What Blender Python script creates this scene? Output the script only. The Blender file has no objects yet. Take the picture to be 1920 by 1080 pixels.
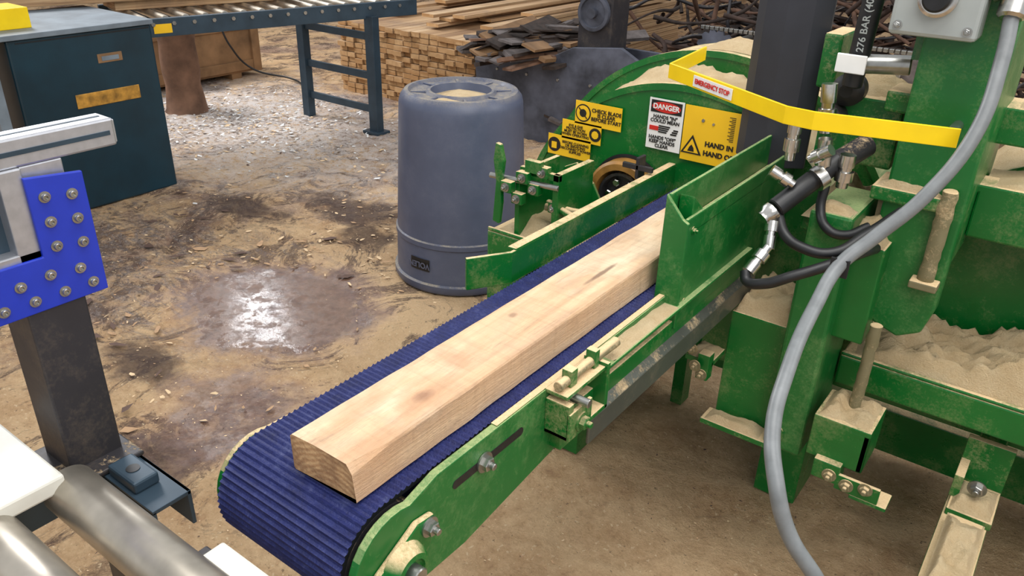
import bpy, math, random, bmesh
from mathutils import Vector, Matrix, noise
random.seed(7)
C=bpy.context; D=bpy.data
try:
    C.scene.view_settings.view_transform='Standard'
except Exception as e: print(e)
def lin(r,g,b):
    f=lambda c:(c/255/12.92) if c/255<=.04045 else ((c/255+.055)/1.055)**2.4
    return (f(r),f(g),f(b),1)
# ---------------------------------------------------------------- materials
class NB:
    def __init__(s,name):
        s.m=D.materials.new(name); s.m.use_nodes=True; s.t=s.m.node_tree
        s.b=s.t.nodes['Principled BSDF']
    def n(s,ty,ins=None,**kw):
        nd=s.t.nodes.new(ty)
        for k,v in kw.items(): setattr(nd,k,v)
        if ins:
            for k,v in ins.items(): s.set(nd.inputs[k],v)
        return nd
    def set(s,inp,v):
        if isinstance(v,bpy.types.NodeSocket): s.t.links.new(v,inp)
        else: inp.default_value=v
    def co(s,scale=(1,1,1),loc=(0,0,0)):
        g=s.n('ShaderNodeNewGeometry')
        mp=s.n('ShaderNodeMapping',{'Vector':g.outputs['Position'],'Scale':scale,'Location':loc})
        return mp.outputs[0]
    def noise(s,scale,detail=4,rough=.55,dist=0,vec=None):
        nd=s.n('ShaderNodeTexNoise',{'Scale':scale,'Detail':detail,'Roughness':rough,'Distortion':dist})
        s.set(nd.inputs['Vector'],vec if vec is not None else s.co())
        return nd.outputs['Fac']
    def ramp(s,fac,stops):
        nd=s.n('ShaderNodeValToRGB'); s.set(nd.inputs[0],fac)
        cr=nd.color_ramp
        while len(cr.elements)<len(stops): cr.elements.new(.5)
        for e,(p,c) in zip(cr.elements,stops):
            e.position=p; e.color=c if not isinstance(c,(int,float)) else (c,c,c,1)
        return nd.outputs[0]
    def mix(s,fac,a,b,bt='MIX'):
        nd=s.n('ShaderNodeMix',data_type='RGBA',blend_type=bt)
        s.set(nd.inputs[0],fac); s.set(nd.inputs[6],a); s.set(nd.inputs[7],b)
        return nd.outputs[2]
    def math(s,op,a,b=0.0,c=None,clamp=False):
        nd=s.n('ShaderNodeMath',operation=op,use_clamp=clamp)
        s.set(nd.inputs[0],a); s.set(nd.inputs[1],b)
        if c is not None: s.set(nd.inputs[2],c)
        return nd.outputs[0]
    def bump(s,h,strength=.3,dist=.01):
        nd=s.n('ShaderNodeBump',{'Strength':strength,'Distance':dist,'Height':h})
        s.set(s.b.inputs['Normal'],nd.outputs[0])
    def xyz(s):
        return s.n('ShaderNodeSeparateXYZ',{0:s.n('ShaderNodeNewGeometry').outputs['Position']}).outputs
    def ell(s,cx,cy,rx,ry,soft=.25,warps=()):
        X,Y,_=s.xyz()
        dx=s.math('DIVIDE',s.math('SUBTRACT',X,cx),rx); dy=s.math('DIVIDE',s.math('SUBTRACT',Y,cy),ry)
        d=s.math('SQRT',s.math('ADD',s.math('MULTIPLY',dx,dx),s.math('MULTIPLY',dy,dy)))
        for w,a in warps: d=s.math('ADD',d,s.math('MULTIPLY',s.math('SUBTRACT',w,.5),a))
        return s.n('ShaderNodeMapRange',{0:d,1:1-soft,2:1+soft,3:1.0,4:0.0}).outputs[0]
    def out(s,col=None,rough=None,metal=None,spec=None,coat=None):
        if col is not None: s.set(s.b.inputs['Base Color'],col)
        if rough is not None: s.set(s.b.inputs['Roughness'],rough)
        if metal is not None: s.set(s.b.inputs['Metallic'],metal)
        if spec is not None: s.set(s.b.inputs['Specular IOR Level'],spec)
        if coat is not None: s.set(s.b.inputs['Coat Weight'],coat)
        return s.m
DUST=lin(236,210,168); DUST2=lin(206,172,126)
def simple(name,col,rough=.5,metal=0,var=.12,scale=25,bump=0,spec=None):
    b=NB(name); nz=b.noise(scale)
    dk=tuple(c*(1-var*2) for c in col[:3])+(1,); lt=tuple(min(1,c*(1+var)) for c in col[:3])+(1,)
    c=b.ramp(nz,[(.3,dk),(.7,lt)])
    if bump: b.bump(nz,bump)
    return b.out(c,rough,metal,spec)
def dusty(name,col,rough=.3,amount=.5,metal=0,side=.12,dust=None):
    b=NB(name)
    g=b.n('ShaderNodeNewGeometry'); sp=b.n('ShaderNodeSeparateXYZ',{0:g.outputs['Normal']})
    up=b.n('ShaderNodeMapRange',{0:sp.outputs[2],1:.45,2:.85,3:0.0,4:1.0}).outputs[0]
    nz=b.noise(11,7,.7); fine=b.noise(170,3,.7)
    nz=b.math('ADD',nz,b.math('MULTIPLY',b.math('SUBTRACT',fine,.5),.3))
    thr=b.ramp(nz,[(max(0,.62-amount),0.0),(min(1,.74-amount*.6),1.0)])
    f=b.math('MULTIPLY',up,thr)
    sd=b.math('MULTIPLY',b.ramp(b.math('ADD',b.noise(8,7,.75),b.math('MULTIPLY',b.math('SUBTRACT',fine,.5),.35)),[(.50,0.0),(.80,1.0)]),side)
    f=b.math('MAXIMUM',f,sd)
    dk=tuple(c*.5 for c in col[:3])+(1,); base=b.mix(b.noise(4,5,.7),dk,col)
    dc=b.mix(fine,DUST2,DUST) if dust is None else b.mix(fine,dust[0],dust[1])
    c=b.mix(f,base,dc)
    r=b.n('ShaderNodeMapRange',{0:f,3:rough,4:.9}).outputs[0]
    r=b.math('ADD',r,b.math('MULTIPLY',b.math('SUBTRACT',b.noise(18),.5),.25))
    h=b.math('ADD',b.math('MULTIPLY',f,fine),b.math('MULTIPLY',b.noise(7,2),.5)); b.bump(h,.5,.005)
    return b.out(c,r,metal)
GREEN=lin(12,118,46)
m_green=dusty('green_paint',GREEN,.30,.38,side=.24)
m_greend=dusty('green_paint_dusty',GREEN,.34,.78,side=.55)
m_greenm=dusty('green_paint_film',lin(22,118,50),.36,.40,side=.36,dust=(lin(110,150,90),lin(176,180,128)))
m_rod=dusty('sawdust_caked_rod',lin(140,132,98),.6,.9,side=1.0)
b=NB('sawdust'); f=b.noise(260,4,.8); g2=b.noise(14,6,.7)
b.bump(b.math('ADD',f,b.math('MULTIPLY',g2,1.2)),.9,.008)
m_saw=b.out(b.mix(b.ramp(g2,[(.3,0.0),(.7,1.0)]),b.mix(f,lin(194,158,110),lin(236,210,164)),b.mix(f,lin(220,190,144),lin(248,230,192))),.95)
# wood plank
b=NB('rough_sawn_wood')
w1=b.noise(14,5,.65)
v=b.co((9,.9,9)); nz=b.noise(2.0,6,.6,1.0,v); gr=b.noise(16,6,.7,.4,b.co((16,.6,16)))
c=b.ramp(nz,[(.25,lin(182,142,106)),(.5,lin(216,178,138)),(.75,lin(234,204,166))])
wv=b.n('ShaderNodeTexWave',{'Vector':b.co((1,.10,1)),'Scale':8.0,'Distortion':11.0,'Detail':3.0,'Detail Scale':1.5},wave_type='BANDS',bands_direction='X').outputs['Fac']
c=b.mix(b.math('MULTIPLY',b.ramp(wv,[(.55,0.0),(.95,1.0)]),.28),c,lin(178,132,96))
c=b.mix(b.math('MULTIPLY',b.ramp(b.noise(6,6,.75,.5,b.co((1.6,.7,1))),[(.46,0.0),(.66,.9)]),.65),c,lin(178,150,126))
c=b.mix(b.math('MULTIPLY',b.ramp(b.noise(5,4,.6,.3,b.co((1.5,.6,1),(3,1,0))),[(.50,0.0),(.70,1.0)]),.7),c,lin(246,226,194))
c=b.mix(b.math('MULTIPLY',b.ramp(b.noise(9,6,.8,.3,b.co((6,.5,1),(1,7,0))),[(.57,0.0),(.67,.9)]),.5),c,lin(138,110,90))
for (cx,cy,rx,ry,colr,am) in ((-.692,.735,.028,.045,lin(190,138,98),.6),(-.690,.735,.010,.015,lin(130,82,54),.7),(-.74,.66,.016,.05,lin(190,142,104),.5),(-.70,1.27,.004,.05,lin(98,66,48),.8),(-.667,.60,.02,.045,lin(190,142,102),.6),(-.757,1.9,.01,.06,lin(150,100,70),.5),(-.715,.84,.03,.018,lin(182,132,96),.5),(-.735,1.02,.006,.008,lin(120,80,56),.6)):
    c=b.mix(b.math('MULTIPLY',b.ell(cx,cy,rx,ry,.5,((w1,2.2),)),am),c,colr)
c=b.mix(b.math('MULTIPLY',gr,.14),c,lin(252,236,210))
saws=b.noise(50,3,.6,0,b.co((.15,1.6,.3)))
c=b.mix(b.math('MULTIPLY',b.ramp(saws,[(.5,0.0),(.7,1.0)]),.18),c,lin(150,116,86))
b.bump(b.math('ADD',b.math('ADD',gr,b.math('MULTIPLY',saws,.5)),b.math('MULTIPLY',b.noise(190,3,.7,0,b.co((1,.5,1))),.7)),.55,.004); m_wood=b.out(c,.7)
b=NB('end_grain'); wvv=b.n('ShaderNodeTexWave',{'Vector':b.co((1,1,1),(.7,0,-.80)),'Scale':34.0,'Distortion':5.0,'Detail':4.0},wave_type='RINGS',rings_direction='Y').outputs['Fac']
c=b.mix(wvv,lin(184,142,100),lin(212,174,128)); c=b.mix(b.ramp(b.noise(24,6,.75),[(.40,0.0),(.62,.75)]),c,lin(128,94,68)); b.bump(b.noise(120,4),.5,.004); m_end=b.out(c,.85)
b=NB('blue_rubber_belt'); nz=b.noise(30,6,.8); c=b.ramp(nz,[(.3,lin(18,24,68)),(.55,lin(28,38,96)),(.85,lin(84,92,132))]); b.bump(b.noise(300,2),.6,.002); m_belt=b.out(c,.6)
m_blue=simple('blue_paint_plate',lin(28,52,172),.38,var=.05)
m_alu=simple('brushed_aluminium',lin(186,188,194),.38,.75,.06,60)
m_steel=simple('zinc_steel',lin(170,170,166),.3,.9,.1,40)
m_roller=simple('roller_steel',lin(196,188,174),.36,.8,.2,9)
m_chrome=simple('chrome_fitting',lin(205,203,198),.24,1,.12,50)
m_dark=dusty('dark_steel',lin(62,60,64),.45,.1,.3,.10)
m_black=simple('black_rubber',lin(26,27,30),.45,0,.2,40)
m_blk2=simple('black_rubber_sheet',lin(46,48,56),.55,0,.15,6)
m_grayp=dusty('gray_strip_steel',lin(104,108,100),.4,.1,.4,.25)
m_can=dusty('gray_plastic',lin(92,100,124),.40,.25,side=.10,dust=(lin(120,116,112),lin(166,156,140)))
m_cab=simple('dark_teal_paint',lin(14,50,64),.4,0,.15,5)
m_cabl=simple('pale_blue_paint',lin(116,128,138),.5,0,.15,8)
m_tbl=simple('slate_blue_steel',lin(54,72,86),.45,.3,.15,8)
m_yel=simple('yellow_paint',lin(252,212,8),.35,0,.06,9)
m_sty=simple('yellow_sticker',lin(246,196,30),.4,0,.03,9)
m_white=simple('white_sticker',lin(236,236,234),.45,0,.02)
m_uhmw=simple('white_plastic',lin(214,212,202),.4,0,.06,18)
m_ink=simple('black_ink',lin(26,24,22),.5,0,.02)
m_red=simple('red_ink',lin(205,40,30),.5,0,.02)
m_orange=simple('amber_label',lin(190,140,56),.5,0,.3,22)
m_conduit=simple('gray_conduit_pvc',lin(118,122,124),.42,0,.10,30)
m_box=simple('gray_enclosure',lin(166,172,170),.4,.2,.06,10)
m_tan=simple('tan_polyurethane',lin(160,116,58),.4,0,.2,20)
m_binm=simple('worn_blue_steel',lin(92,96,110),.6,.2,.35,5,.4)
m_bark=simple('bark_wood',lin(58,46,40),.85,0,.3,18,.5)
m_grayw=simple('weathered_wood',lin(104,96,94),.85,0,.3,12,.4)
m_log=simple('log_brown',lin(126,94,74),.8,0,.25,7,.5)
m_root=simple('tangled_branches',lin(70,52,44),.8,0,.35,9)
m_root2=simple('tangled_branches_brown',lin(98,70,54),.8,0,.3,9)
b=NB('stacked_lumber')
nz=b.noise(2.2,3,.6,0,b.co((3,.3,40))); c=b.ramp(nz,[(.3,lin(138,106,76)),(.5,lin(178,144,106)),(.72,lin(208,180,144))]); m_lum=b.out(b.mix(b.ramp(b.noise(3,5,.7),[(.5,0.0),(.75,.6)]),c,lin(112,94,82)),.8)
b=NB('stacked_lumber_ends'); vo=b.n('ShaderNodeTexWhiteNoise',{0:b.n('ShaderNodeVectorMath',{0:b.co((11,1,28)),},operation='FLOOR').outputs[0]}).outputs['Value']
m_lume=b.out(b.mix(b.noise(30),b.mix(vo,lin(182,138,88),lin(226,188,138)),lin(164,122,80)),.85)
m_ply=simple('old_plywood',lin(146,112,78),.75,0,.2,6)
m_wall=simple('wall_paint',lin(110,100,92),.8,0,.15,3)
# ---- floor
b=NB('sawdust_floor')
X,Y,_=b.xyz()
wn=b.noise(2.5,5,.6); wn2=b.noise(7,6,.7,0,b.co((1,1,1),(7,3,0)))
W=((wn,1.4),(wn2,1.2))
fine=b.noise(150,6,.8); mid=b.noise(26,7,.75); big=b.noise(1.5,7,.7,.7); flake=b.noise(60,5,.8,.8); soft=b.noise(4.5,6,.65,.4)
sawA=b.mix(fine,lin(210,168,122),lin(250,220,176))
sawB=b.mix(fine,lin(174,132,92),lin(224,184,138))
saw=b.mix(b.ramp(b.math('ADD',b.math('MULTIPLY',mid,.5),b.math('MULTIPLY',soft,.5)),[(.38,0.0),(.58,1.0)]),sawB,sawA)
pink=b.mix(fine,lin(156,124,102),lin(230,200,170))
brown=b.mix(mid,lin(88,62,52),lin(160,124,102)); brown=b.mix(b.math('MULTIPLY',fine,.5),brown,lin(196,162,136))
brown=b.mix(b.ramp(b.math('ADD',b.math('MULTIPLY',flake,.5),b.math('MULTIPLY',soft,.5)),[(.45,0.0),(.55,.9)]),brown,pink)
right=b.n('ShaderNodeMapRange',{0:X,1:-3.0,2:-1.4,3:.03,4:.5}).outputs[0]
f=b.ramp(b.math('ADD',big,right),[(.46,0.0),(.56,1.0)])
f=b.math('MULTIPLY',f,b.ramp(mid,[(.22,.6),(.45,1.0)]))
col=b.mix(f,brown,saw)
nearcan=b.ell(-2.2,2.1,.60,.32,.5,W); col=b.mix(b.math('MULTIPLY',nearcan,.9),col,sawA)
dn=b.noise(2.6,8,.78,1.2,b.co((1.3,1,1),(2,9,0)))
dn2=b.ramp(dn,[(.51,0.0),(.56,1.0)])
dkp=b.math('MULTIPLY',dn2,b.n('ShaderNodeMapRange',{0:X,1:-1.9,2:-1.3,3:.88,4:.0}).outputs[0])
dkp=b.math('MULTIPLY',dkp,b.ramp(flake,[(.33,.35),(.55,1.0)]))
col=b.mix(dkp,col,b.mix(mid,lin(50,36,34),lin(108,84,74)))
sm=b.ramp(b.noise(5,6,.75,.5,b.co((1,1,1),(5,2,0))),[(.62,0.0),(.69,.5)]); col=b.mix(sm,col,b.mix(mid,lin(100,72,54),lin(146,112,84)))
spk=b.ramp(b.noise(90,2,.5,0,b.co((1,1,1),(1,4,0))),[(.69,0.0),(.73,.6)]); col=b.mix(spk,col,lin(104,76,58))
spk2=b.ramp(b.noise(70,2,.5,0,b.co((1,1,1),(8,4,0))),[(.66,0.0),(.70,.8)]); col=b.mix(spk2,col,lin(242,216,176))
lit_patch=b.ell(-5.0,3.45,1.6,.85,.6,W); lit_chips=b.ramp(b.noise(20,5,.85),[(.38,0.0),(.54,1.0)])
col=b.mix(b.math('MULTIPLY',lit_patch,lit_chips),col,lin(244,234,228))  # whitish chips, plus the pool of light on the far floor painted into the colour
gy=b.ell(-3.4,1.65,1.0,.55,.5,W); gs=b.ramp(b.noise(6,8,.82,1.2,b.co((1,2.4,1))),[(.47,0.0),(.58,.85)])
col=b.mix(b.math('MULTIPLY',gy,gs),col,b.mix(b.ramp(flake,[(.4,0.0),(.6,1.0)]),lin(58,48,50),lin(176,162,154)))
for (cx,cy,rx,ry) in ((-3.05,2.75,.30,.16),(-2.75,2.55,.16,.12),(-3.5,2.4,.3,.12),(-2.0,.95,.16,.10),(-2.55,1.22,.18,.1)):
    col=b.mix(b.math('MULTIPLY',b.ell(cx,cy,rx,ry,.35,((wn2,2.6),)),.8),col,b.mix(mid,lin(52,38,36),lin(100,78,68)))
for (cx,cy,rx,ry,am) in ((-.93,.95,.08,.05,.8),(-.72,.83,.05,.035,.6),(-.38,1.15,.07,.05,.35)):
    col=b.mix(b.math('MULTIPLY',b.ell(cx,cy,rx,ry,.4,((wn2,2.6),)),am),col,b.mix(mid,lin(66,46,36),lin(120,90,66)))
pd=b.ell(-2.52,1.80,.46,.38,.20,((wn,1.2),(wn2,.7))); p2=b.ell(-2.0,1.24,.30,.26,.3,W)
wet=b.math('MAXIMUM',pd,b.math('MULTIPLY',p2,.9))
mud=b.mix(b.ramp(mid,[(.3,0.0),(.7,1.0)]),lin(70,48,42),lin(118,88,76))
col=b.mix(b.math('MULTIPLY',wet,.92),col,mud)
core=b.ell(-2.45,1.72,.42,.34,.35,((wn,1.0),(wn2,1.4)))
rough=b.n('ShaderNodeMapRange',{0:wet,3:.92,4:.34}).outputs[0]
rough=b.math('SUBTRACT',rough,b.math('MULTIPLY',core,.26))
rn_=b.ramp(b.noise(13,7,.8,.3,b.co((1,1,1),(4,4,0))),[(.44,0.0),(.60,.42)])
rough=b.math('ADD',rough,b.math('MULTIPLY',rn_,.8)); rough=b.math('MAXIMUM',rough,.07)
nd=b.n('ShaderNodeBump',{'Distance':.02,'Height':b.math('ADD',b.math('ADD',mid,b.math('MULTIPLY',flake,.6)),b.math('ADD',b.math('MULTIPLY',fine,.4),b.math('MULTIPLY',soft,2.0)))})
b.set(nd.inputs['Strength'],b.n('ShaderNodeMapRange',{0:wet,3:.95,4:.035}).outputs[0]); b.set(b.b.inputs['Normal'],nd.outputs[0])
m_floor=b.out(col,rough,spec=.5)
# ---------------------------------------------------------------- geometry helpers
def empty(name,loc=(0,0,0)):
    e=D.objects.new(name,None); C.collection.objects.link(e); e.location=loc; e.empty_display_size=.1; return e
def link(o,parent):
    C.collection.objects.link(o)
    if parent is not None:
        o.parent=parent; o.matrix_parent_inverse=Matrix.Translation(parent.location).inverted()
    return o
def mesh(name,verts,faces,mats,parent=None,midx=None,smooth=False,bevel=0,seg=2):
    vs=[Vector(v) for v in verts]
    lo=Vector((min(v[i] for v in vs) for i in range(3))); hi=Vector((max(v[i] for v in vs) for i in range(3)))
    c=(lo+hi)/2
    me=D.meshes.new(name); me.from_pydata([v-c for v in vs],[],faces)
    if not isinstance(mats,(list,tuple)): mats=[mats]
    for m in mats: me.materials.append(m)
    if midx:
        for p,i in zip(me.polygons,midx): p.material_index=i
    if smooth:
        for p in me.polygons: p.use_smooth=True
    me.validate(); me.update()
    o=D.objects.new(name,me); o.location=c
    if bevel:
        md=o.modifiers.new('bev','BEVEL'); md.width=bevel; md.segments=seg; md.limit_method='ANGLE'; md.angle_limit=.6
    return link(o,parent)
def fixn(o):
    bm=bmesh.new(); bm.from_mesh(o.data); bmesh.ops.recalc_face_normals(bm,faces=bm.faces); bm.to_mesh(o.data); bm.free(); return o
BF=[(0,3,2,1),(4,5,6,7),(0,1,5,4),(1,2,6,5),(2,3,7,6),(3,0,4,7)]
def bverts(x0,x1,y0,y1,z0,z1): return [(x0,y0,z0),(x1,y0,z0),(x1,y1,z0),(x0,y1,z0),(x0,y0,z1),(x1,y0,z1),(x1,y1,z1),(x0,y1,z1)]
def box(name,x,y,z,mat,parent=None,bevel=.003):
    return mesh(name,bverts(x[0],x[1],y[0],y[1],z[0],z[1]),BF,mat,parent,bevel=bevel)
def boxes(name,L,mat,parent=None,bevel=0):
    V=[];F=[]
    for bx in L:
        n=len(V); V+=bverts(*bx); F+=[tuple(i+n for i in f) for f in BF]
    return mesh(name,V,F,mat,parent,bevel=bevel)
def prism(name,pts,axis,a0,a1,mat,parent=None,bevel=.002):
    def P(p,a): return {'x':(a,p[0],p[1]),'y':(p[0],a,p[1]),'z':(p[0],p[1],a)}[axis]
    n=len(pts); V=[P(p,a0) for p in pts]+[P(p,a1) for p in pts]
    F=[tuple(range(n)),tuple(range(2*n-1,n-1,-1))]+[(i,(i+1)%n,n+(i+1)%n,n+i) for i in range(n)]
    return fixn(mesh(name,V,F,mat,parent,bevel=bevel))
def arc(cx,cy,r,a0,a1,n): return [(cx+r*math.cos(math.radians(a0+(a1-a0)*i/n)),cy+r*math.sin(math.radians(a0+(a1-a0)*i/n))) for i in range(n+1)]
def lathe(name,p0,axis,prof,mat,parent=None,n=32,smooth=True,rn=0):
    p0=Vector(p0); a=Vector(axis).normalized(); u=a.orthogonal().normalized(); w=a.cross(u)
    V=[];F=[]
    for d,r in prof:
        for i in range(n):
            t=2*math.pi*i/n; q=p0+a*d+(u*math.cos(t)+w*math.sin(t))*r
            if rn: q=p0+a*d+(u*math.cos(t)+w*math.sin(t))*r*(1+rn*noise.noise(q*60))
            V.append(q)
    for j in range(len(prof)-1):
        for i in range(n):
            F.append((j*n+i,j*n+(i+1)%n,(j+1)*n+(i+1)%n,(j+1)*n+i))
    F.append(tuple(range(n-1,-1,-1))); F.append(tuple(range((len(prof)-1)*n,len(prof)*n)))
    o=fixn(mesh(name,V,F,mat,parent))
    if smooth:
        for p in o.data.polygons: p.use_smooth=len(p.vertices)<=4
        md=o.modifiers.new('es','EDGE_SPLIT'); md.split_angle=math.radians(40)
    return o
def rod(name,a,b_,r,mat,parent=None,n=20,ch=.12,rn=0):
    a=Vector(a); b_=Vector(b_); L=(b_-a).length; c=r*ch
    mid_=[(L*k/14,r) for k in range(1,14)] if rn else []
    return lathe(name,a,b_-a,[(0,r-c),(c,r)]+mid_+[(L-c,r),(L,r-c)],mat,parent,n,rn=rn)
def hexbolt(name,p,axis,r,parent,mat=None):
    a=Vector(axis).normalized()
    lathe(name+'_washer',p,axis,[(0,r*1.45),(r*.25,r*1.45)],mat or m_steel,parent,n=24)
    lathe(name,Vector(p)+a*r*.25,axis,[(0,r),(r*.75,r),(r*.85,r*.85)],mat or m_steel,parent,n=6,smooth=False)
    return lathe(name+'_stud',Vector(p)+a*r,axis,[(0,r*.5),(r*.7,r*.5),(r*.8,r*.4)],mat or m_steel,parent,n=12)
def tube(name,pts,r,mat,parent=None,res=12):
    cu=D.curves.new(name,'CURVE'); cu.dimensions='3D'; cu.bevel_depth=r; cu.bevel_resolution=4; cu.resolution_u=res; cu.use_fill_caps=True
    s=cu.splines.new('BEZIER'); s.bezier_points.add(len(pts)-1)
    for bp,p in zip(s.bezier_points,pts): bp.co=p; bp.handle_left_type=bp.handle_right_type='AUTO'
    cu.materials.append(mat); o=D.objects.new(name,cu); return link(o,parent)
def text(name,body,loc,rot,size,mat,parent,bold=.0,ax='CENTER'):
    cu=D.curves.new(name,'FONT'); cu.body=body; cu.size=size; cu.align_x=ax; cu.align_y='CENTER'; cu.extrude=.0003; cu.offset=bold; cu.space_line=.85
    cu.materials.append(mat); o=D.objects.new(name,cu)
    o.matrix_world=Matrix.Translation(loc)@rot
    return link(o,parent)
RX=Matrix.Rotation(math.pi/2,4,'X')
def mound(name,x,y,z,h,parent=None,n=30,sc=6,edge=.25,seed=0,mat=None):
    V=[];F=[]
    for j in range(n+1):
        for i in range(n+1):
            u=i/n;v=j/n; px=x[0]+(x[1]-x[0])*u; py=y[0]+(y[1]-y[0])*v
            e=min(1,min(u,1-u,v,1-v)/edge); e=e*e*(3-2*e)
            k=.55+.6*noise.noise(Vector((px*sc,py*sc,seed)))+.3*noise.noise(Vector((px*22,py*22,seed)))+.14*noise.noise(Vector((px*70,py*70,seed)))
            V.append((px,py,z+h*max(0,e*k)))
    for j in range(n):
        for i in range(n): a=j*(n+1)+i; F.append((a,a+1,a+n+2,a+n+1))
    return mesh(name,V,F,mat or m_saw,parent,smooth=True)
# ---------------------------------------------------------------- camera
cam=D.cameras.new('camera'); co=D.objects.new('camera',cam); C.collection.objects.link(co)
cam.lens=1500/1920*36; cam.sensor_width=36; cam.clip_start=.02
co.matrix_world=Matrix.Translation((0,0,1.6))@Matrix.Rotation(math.radians(35.9),4,'Z')@Matrix.Rotation(math.radians(63),4,'X')@Matrix.Rotation(math.radians(1.67),4,'Z')
C.scene.camera=co
# ---------------------------------------------------------------- room
V=[];F=[]
def axis_pts(lo,a,b_,hi,fs,cs):
    p=[];t=lo
    while t<a-1e-6: p.append(t); t+=cs
    t=a
    while t<b_-1e-6: p.append(t); t+=fs
    t=b_
    while t<=hi+1e-6: p.append(t); t+=cs
    return p
xs=axis_pts(-14,-5.5,.6,5,.028,.5); ys=axis_pts(-3,-.2,4.6,15,.028,.5)
for y in ys:
    for x in xs:
        w=min(1,max(0,math.hypot(x+2.5,y-1.75)-.35)/.35)
        w2=min(1,max(0,math.hypot(x+2.16,y-2.58)-.3)/.15)
        h=.020*noise.noise(Vector((x*2.2,y*2.2,0)))+.014*noise.noise(Vector((x*8,y*8,3)))+.009*noise.noise(Vector((x*20,y*20,5)))
        h+=.03*math.exp(-((x+2.3)/.35)**2-((y-2.05)/.2)**2)
        V.append((x,y,-.014+(h+.006)*w*w2))
nx=len(xs)
for j in range(len(ys)-1):
    for i in range(nx-1): a=j*nx+i; F.append((a,a+1,a+nx+1,a+nx))
flo=mesh('floor',V,F,m_floor,smooth=True)
box('wall_back',(-14,5),(14.5,14.7),(-.05,5),m_wall,bevel=0)
box('wall_left',(-14.2,-14),(-3,14.7),(-.05,5),m_wall,bevel=0)
# ---------------------------------------------------------------- belt conveyor
cv=empty('belt_conveyor',(-.75,1.5,.77))
R=.085; cy,cz=.575,.755; y1=2.75
path=[]; stp=.0036
n=int((y1-cy)/stp)
for i in range(n): t=i/n; path.append((y1+(cy-y1)*t,cz+R,0,1))
na=int(math.pi*R/stp)
for i in range(na):
    a=math.pi/2+math.pi*i/na; path.append((cy+R*math.cos(a),cz+R*math.sin(a),math.cos(a),math.sin(a)))
for i in range(n): t=i/n; path.append((cy+(y1-cy)*t,cz-R,0,-1))
for i in range(na):
    a=-math.pi/2+math.pi*i/na; path.append((y1+R*math.cos(a),cz+R*math.sin(a),math.cos(a),math.sin(a)))
V=[];F=[]
xr=[-.885,-.82,-.7525,-.685,-.622]
for k,(yy,zz,ny,nz_) in enumerate(path):
    h=.0026 if (k%3)==0 else -.0006
    for x in xr: V.append((x,yy+ny*h,zz+nz_*h))
    V.append((xr[-1],yy-ny*.007,zz-nz_*.007)); V.append((xr[0],yy-ny*.007,zz-nz_*.007))
m=7;N=len(path)
for k in range(N):
    k2=(k+1)%N
    for i in range(m): F.append((k*m+i,k2*m+i,k2*m+(i+1)%m,k*m+(i+1)%m))
MI=[1 if (i%m)in(4,) else 0 for i in range(len(F))]
fixn(mesh('belt',V,F,[m_belt,m_black],cv,midx=MI))
def side(z0=.672,z1=.85,yN=.575,r=.086):
    return [(2.6,z1),(.66,z1)]+arc(yN,.757,r-.004,70,250,14)+[(.72,z0+.002),(1.1,z0+.05),(2.6,z0+.05)]
prism('side_frame_right',side(),'x',-.612,-.598,m_greenm,cv)
prism('side_frame_left',side(z1=.825,r=.08),'x',-.903,-.893,m_green,cv)
box('frame_ledge',(-.612,-.562),(1.07,1.75),(.828,.836),m_greenm,cv)
mound('ledge_sawdust',(-.618,-.565),(1.1,1.36),.836,.010,cv,n=24,seed=31)
boxes('ledge_lip',[(-.612,-.6,.8,1.4,.846,.852)],m_greend,cv)
box('lower_channel',(-.612,-.575),(.95,1.85),(.722,.80),m_green,cv)
prism('gray_skirt',[(-.60,.785),(-.560,.750),(-.560,.70),(-.566,.70),(-.566,.747),(-.60,.778)],'y',1.02,1.8,m_grayp,cv)
lathe('drive_pulley',(-.892,cy,cz),(1,0,0),[(0,.077),(.27,.077)],m_dark,cv)
for xx,s,nm in ((-.598,1,'right'),(-.903,-1,'left')):
    prism('bearing_flange_'+nm,[(cy-.022,.70),(cy+.055,.745),(cy+.065,.80),(cy+.03,.805),(cy-.05,.765),(cy-.055,.725)],'x',xx,xx+s*.012,m_green,cv,bevel=.004)
    lathe('bearing_'+nm,(xx+s*.01,cy-.002,.752),(s,0,0),[(0,.04),(.012,.037),(.022,.03),(.023,.022),(.018,.021)],m_green,cv)
    rod('shaft_'+nm,(xx,cy-.002,.752),(xx+s*.045,cy-.002,.752),.014,m_steel,cv)
    hexbolt('flange_bolt_a_'+nm,(xx+s*.012,cy+.052,.785),(s,0,0),.011,cv)
    hexbolt('flange_bolt_b_'+nm,(xx+s*.012,cy-.032,.725),(s,0,0),.011,cv)
sl=arc(.70,.806,.008,110,290,8)+arc(.86,.806,.008,-70,110,8)
prism('adjust_slot',sl,'x',-.599,-.5972,m_black,cv,bevel=0)
hexbolt('slot_bolt',(-.597,.765,.806),(1,0,0),.012,cv)
boxes('clamp_bracket',[(-.598,-.55,.93,.945,.765,.835),(-.598,-.55,.93,1.06,.765,.775),(-.555,-.547,.93,1.0,.765,.82),(-.60,-.55,1.05,1.06,.765,.86),(-.60,-.555,.93,1.06,.845,.853)],m_greend,cv,bevel=.002)
rod('clamp_shaft',(-.575,.93,.865),(-.575,1.12,.865),.009,m_rod,cv,rn=.2)
rod('clamp_screw',(-.565,.96,.835),(-.53,.96,.835),.008,m_steel,cv)
boxes('clamp_tabs',[(-.585,-.565,.955,.975,.853,.885),(-.585,-.565,1.03,1.045,.853,.888)],m_greend,cv,bevel=.002)
hexbolt('clamp_bolt_a',(-.547,.965,.79),(1,0,0),.012,cv,m_green)
fl=[(-.958,1.155),(-.905,1.24),(-.905,2.24),(-.897,2.24),(-.897,1.237),(-.950,1.150)]
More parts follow.
